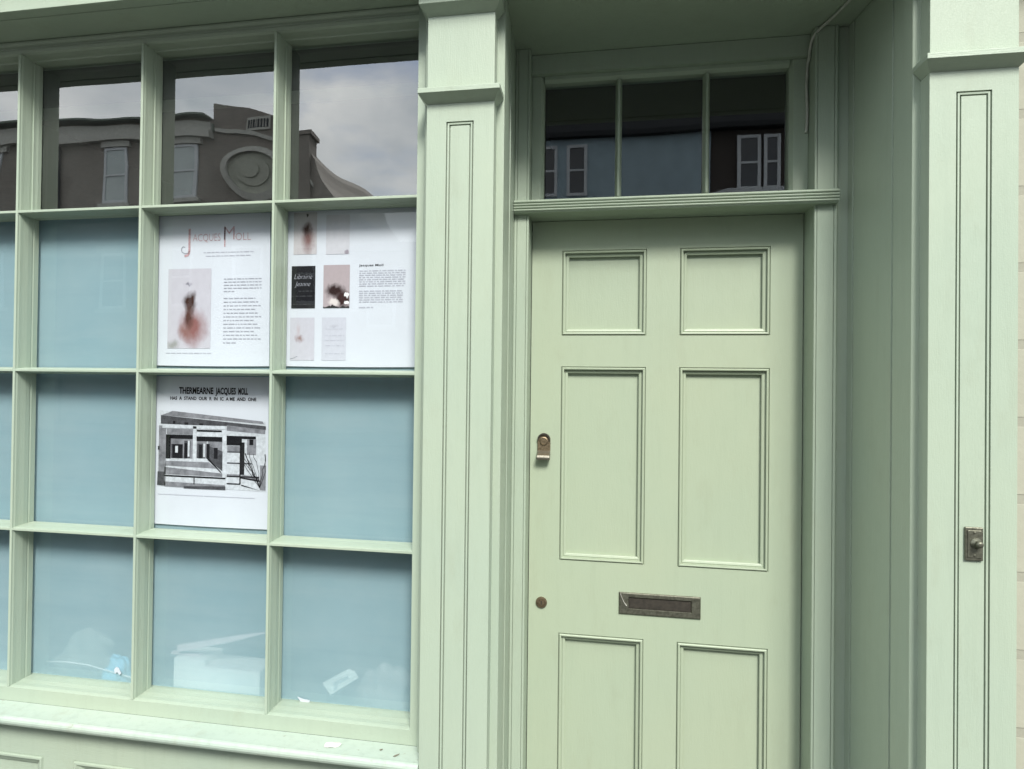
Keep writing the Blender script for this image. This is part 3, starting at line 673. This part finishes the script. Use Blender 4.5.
# ------------------------------------------------------------------ street and the far side of it
def setting(o): o['kind'] = 'structure'; return o
m = MB(); m.box(-60, 60, -2.4, 2.0, -.2, 0); setting(m.build('pavement', M['paving']))
m = MB(); m.box(-60, 60, -2.55, -2.401, -.2, .002); setting(m.build('kerb', M['kerb'], None, .01))
m = MB(); m.face([(-300, -300, -.125), (300, -300, -.125), (300, 300, -.125), (-300, 300, -.125)]); setting(m.build('road', M['asphalt']))
m = MB(); m.box(-60, 60, -18, -14.5, -.2, .0); setting(m.build('pavement', M['paving']))
YB = -18.0
def sash(parent, x, z, w, h, y=YB, glass='house_glass', head=True):
    m = MB(); f = .09
    for a, b, c, d in ((x, x+f, z, z+h), (x+w-f, x+w, z, z+h), (x+f, x+w-f, z, z+f), (x+f, x+w-f, z+h-f, z+h), (x+f, x+w-f, z+h*.5-.03, z+h*.5+.03)): m.box(a, b, y, y+.06, c, d)
    wn = m.build('window', M['window_white'], parent)
    m = MB(); m.box(x+f+.001, x+w-f-.001, y+.01, y+.02, z+f+.001, z+h-f-.001); m.build('pane', M[glass], wn)
    if head:
        m = MB(); m.box(x-.14, x+w+.14, y, y+.12, z+h+.02, z+h+.24); m.build('stone_lintel', M['stone'], wn)
        m = MB(); m.box(x-.1, x+w+.1, y, y+.14, z-.14, z-.01); m.build('stone_sill', M['stone'], wn)
# brown brick house with shaped parapet
h1 = empty('brick_house', (-14, YB, 0)); h1['label'] = 'brown brick house with curved parapet reflected in the top window panes'; h1['category'] = 'house'
h1.location = (0, 0, 0)
m = MB()
m.loopy([(-26, 0), (-26, 10.0), (-12.45, 10.15), (-12.4, 10.62), (-12.1, 10.58), (-11.5, 10.45), (-10.9, 10.27), (-10.33, 10.05), (-9.9, 9.6), (-9.57, 9.16), (-9.0, 8.95), (-8.75, 8.6), (-8.65, 8.3), (-8.45, 7.9), (-7.94, 7.3), (-7.9, 0)], YB-8, YB)
m.build('wall', M['brown_brick'], h1)
m = MB(); m.box(-26, -12.5, YB, YB+.25, 9.45, 9.72); m.box(-26, -12.5, YB, YB+.12, 9.72, 10.02)
arc = [(-12.4, 9.72), (-11.8, 9.66), (-11.1, 9.48), (-10.4, 9.2), (-9.8, 8.75), (-9.3, 8.3), (-8.8, 7.6)]
for a, b in zip(arc, arc[1:]): m.prism([(a[0], YB, a[1]), (b[0], YB, b[1]), (b[0], YB, b[1]+.14), (a[0], YB, a[1]+.14)], [(a[0], YB+.1, a[1]), (b[0], YB+.1, b[1]), (b[0], YB+.1, b[1]+.14), (a[0], YB+.1, a[1]+.14)])
m.build('string_course', M['stone'], h1)
m = MB(); m.box(-26, -12.46, YB+.001, YB+.06, 9.721, 10.0); m.box(-26, -12.5, YB-.3, YB+.35, 10.141, 10.2); m.build('parapet', plain('weathered_render', (.17, .20, .17), .8, 0, .2, 3), h1)
for x in (-13.95, -16.35, -20.9, -23.4): sash(h1, x, 7.35, .98, 1.85)
for x in (-13.95, -16.35, -20.9, -23.4, -11.5, -9.6): sash(h1, x, 3.9, .98, 1.9, glass='dark_glass')
m = MB(); m.tube([(-18.2, YB+.1, 0), (-18.2, YB+.1, 9.4)], .06, 10); m.build('drainpipe', M['slate'], h1)
# round ornament on the gable
m = MB(); oc = (-11.15, 8.15); n = 28
def el(k, rx, rz): a = 2*math.pi*k/n; x, z = rx*math.cos(a), rz*math.sin(a)*(1+.12*math.cos(a)); t = -.35; return (oc[0]+x*math.cos(t)-z*math.sin(t), oc[1]+x*math.sin(t)+z*math.cos(t))
for k in range(n):
    a1, a2, b2, b1 = el(k, 1.15, .92), el(k+1, 1.15, .92), el(k+1, .93, .72), el(k, .93, .72)
    m.prism([(p_[0], YB, p_[1]) for p_ in (a1, a2, b2, b1)], [(a1[0], YB+.16, a1[1]), (a2[0], YB+.16, a2[1]), (b2[0], YB+.22, b2[1]), (b1[0], YB+.22, b1[1])])
m.build('oval_surround', M['stone'], h1)
m = MB(); m.loopy([el(k, .928, .718) for k in range(n)], YB+.01, YB+.06)
for f_ in (.72, .40): m.loopy([(oc[0]+(el(k, .9, .68)[0]-oc[0])*f_-.12*(1-f_), oc[1]+(el(k, .9, .68)[1]-oc[1])*f_+.1*(1-f_)) for k in range(n)], YB+.061+.05*(f_ < .5), YB+.11+.05*(f_ < .5))
m.build('oval_relief', plain('relief_stone', (.36, .37, .31), .8, 0, .2, 6), h1)
m = MB(); m.box(-11.46, -10.60, YB, YB+.06, 9.68, 10.12); pq = m.build('name_plaque', M['stone'], h1)
m = MB()
x = -11.40
for w in (.07, .05, .08, .03, .08, .07, .06, .07): m.box(x, x+w, YB+.061, YB+.064, 9.76, 10.04); x += w+.035
m.build('plaque_lettering', M['slate'], pq)
m = MB(); m.box(-9.5, -8.9, YB-.6, YB+.15, 6, 9.3); m.box(-9.6, -8.8, YB-.7, YB+.22, 9.3, 9.42); m.build('chimney', M['brown_brick'], h1)
# lower shop between
h2 = empty('low_house'); h2['label'] = 'low grey slate roofed house across the street behind the camera'; h2['category'] = 'house'
m = MB(); m.box(-7.88, -2.0, YB-7, YB, 0, 5.6); m.build('wall', M['brown_brick'], h2)
m = MB(); m.loopx([(YB+.2, 5.6), (YB-3.5, 6.6), (YB-7.2, 5.6)], -7.9, -2.0); m.build('roof', M['slate'], h2)
for x in (-7, -4): sash(h2, x, 3.2, 1.0, 1.7, glass='dark_glass')
# pale rendered house
h3 = empty('rendered_house'); h3['label'] = 'pale rendered house with dark windows reflected in the transom panes'; h3['category'] = 'house'
m = MB(); m.box(-1.95, 3.05, YB-8, YB, 0, 8.95); m.build('wall', M['render_white'], h3)
m = MB(); m.box(3.051, 9.0, YB-8, YB-.1, 0, 8.95); m.build('wall', plain('dark_brickwork', (.07, .06, .055), .9, 0, .3, 8, .1), h3)
m = MB(); m.loopx([(YB+.25, 8.95), (YB+.25, 9.1), (YB-3, 13.4), (YB-8.2, 8.95)], -2.0, 9.05); m.build('roof', M['slate'], h3)
for x, w in ((-1.9, .62), (-.98, .60), (3.75, .62), (4.45, .45)): sash(h3, x, 7.2, w, 1.55, glass='dark_glass', head=False)
m = MB(); m.loopz([(2.9, YB), (3.4, YB+.7), (5.0, YB+.7), (5.5, YB)], 6.55, 7.10); m.build('bay', M['window_white'], h3)
for x in (-1.2, 1.4, 4.2, 6.8): sash(h3, x, 3.8, 1.1, 1.8, glass='dark_glass', head=False)
# house to the far right
h4 = empty('brick_house'); h4['label'] = 'tall brown brick house across the street at the far right'; h4['category'] = 'house'
m = MB(); m.box(9.1, 24, YB-8, YB, 0, 9.4); m.build('wall', M['brown_brick'], h4)
for x in (10, 13, 16, 19): sash(h4, x, 6.4, 1.0, 1.8); sash(h4, x, 3.0, 1.0, 1.8)
# tree beyond
tr = empty('tree'); tag(tr, 'bare topped tree beyond the roofs reflected in the pane beside the pilaster', 'tree')
m = MB(); m.tube([(-11.25, -27.5, 0), (-11.25, -27.5, 5), (-11.2, -27.5, 8.8)], [.22, .16, .06], 10); m.build('trunk', M['bark'], tr)
m = MB(); rt = random.Random(11)
for k in range(1600):
    a = rt.uniform(0, 6.28); t = rt.uniform(0, 1); rad = (1-t*.7)*rt.uniform(.1, 1.5)
    c = Vector((-11.25+rad*math.cos(a), -27.5+rad*math.sin(a), 5.5+t*5.0)); s_ = .14
    d1 = Vector((rt.uniform(-1, 1), rt.uniform(-1, 1), rt.uniform(-1, 1))).normalized()*s_; d2 = Vector((rt.uniform(-1, 1), rt.uniform(-1, 1), rt.uniform(-1, 1))).normalized()*s_
    m.face([c, c+d1, c+d2])
m.build('crown', M['leaf'], tr, merge=False)

# ------------------------------------------------------------------ light
SUN_EL, SUN_AZ = 41, 17      # azimuth measured from straight out of the shop (-Y) towards +X
d = Vector((math.sin(math.radians(SUN_AZ))*math.cos(math.radians(SUN_EL)), -math.cos(math.radians(SUN_AZ))*math.cos(math.radians(SUN_EL)), math.sin(math.radians(SUN_EL))))
sl = bpy.data.lights.new('sun', 'SUN'); sl.energy = 2.4; sl.angle = math.radians(17); sl.color = (1, .97, .92)
so = bpy.data.objects.new('sun', sl); C.objects.link(so); so.rotation_euler = d.to_track_quat('Z', 'Y').to_euler()
w = bpy.data.worlds.new('World'); S.world = w; w.use_nodes = True; nt = w.node_tree; nt.nodes.clear()
sky = N(nt, 'ShaderNodeTexSky', sky_type='NISHITA'); sky.sun_disc = False; sky.sun_elevation = math.radians(SUN_EL)
sky.sun_rotation = math.atan2(d.x, d.y); sky.air_density = 1; sky.dust_density = 1
tc = N(nt, 'ShaderNodeTexCoord').outputs['Generated']
cl = noise(nt, tc, 2.3, 7, .55, (1, 1, 2.2)); cl2 = noise(nt, tc, 3.1, 6, .55, (1.2, .9, 2.0))
cov = ramp(nt, cl, [(.33, 0.), (.47, 1.)])
ccol = ramp(nt, cl2, [(.32, (.46, .52, .57)), (.68, (.98, 1., .985)) ])
sc = N(nt, 'ShaderNodeVectorMath', operation='SCALE'); sc.inputs['Scale'].default_value = 11.0; L(nt, ccol, sc.inputs[0])
mixn = mixc(nt, cov, sky.outputs[0], sc.outputs[0])
bg = N(nt, 'ShaderNodeBackground'); bg.inputs['Strength'].default_value = .128; L(nt, mixn, bg.inputs[0])
ow = N(nt, 'ShaderNodeOutputWorld'); L(nt, bg.outputs[0], ow.inputs[0])

# ------------------------------------------------------------------ camera
cam = bpy.data.cameras.new('camera'); co = bpy.data.objects.new('camera', cam); C.objects.link(co); S.camera = co
yaw, pit, roll = math.radians(11.549), math.radians(.616), math.radians(.711)
a = Vector((-math.sin(yaw)*math.cos(pit), math.cos(yaw)*math.cos(pit), math.sin(pit)))
r = Vector((math.cos(yaw), math.sin(yaw), 0)); u = r.cross(a)
r2 = math.cos(roll)*r + math.sin(roll)*u; u2 = -math.sin(roll)*r + math.cos(roll)*u
co.matrix_world = Matrix(((r2.x, u2.x, -a.x, 0), (r2.y, u2.y, -a.y, 0), (r2.z, u2.z, -a.z, 1.5), (0, 0, 0, 1)))
cam.sensor_width = 36; cam.sensor_fit = 'HORIZONTAL'; cam.lens = 745/1024*36
cam.shift_x = (512-447.8)/1024; cam.shift_y = (375.96-384.5)/1024
cam.clip_start = .05; cam.clip_end = 1000
S.render.resolution_x, S.render.resolution_y = 1024, 769
S.view_settings.view_transform = 'Standard'; S.view_settings.look = 'None'; S.view_settings.gamma = 1
S.view_settings.use_curve_mapping = False
S.view_settings.exposure = 1.09
S.render.engine = 'CYCLES'
S.cycles.max_bounces = 10; S.cycles.diffuse_bounces = 5; S.cycles.transparent_max_bounces = 12
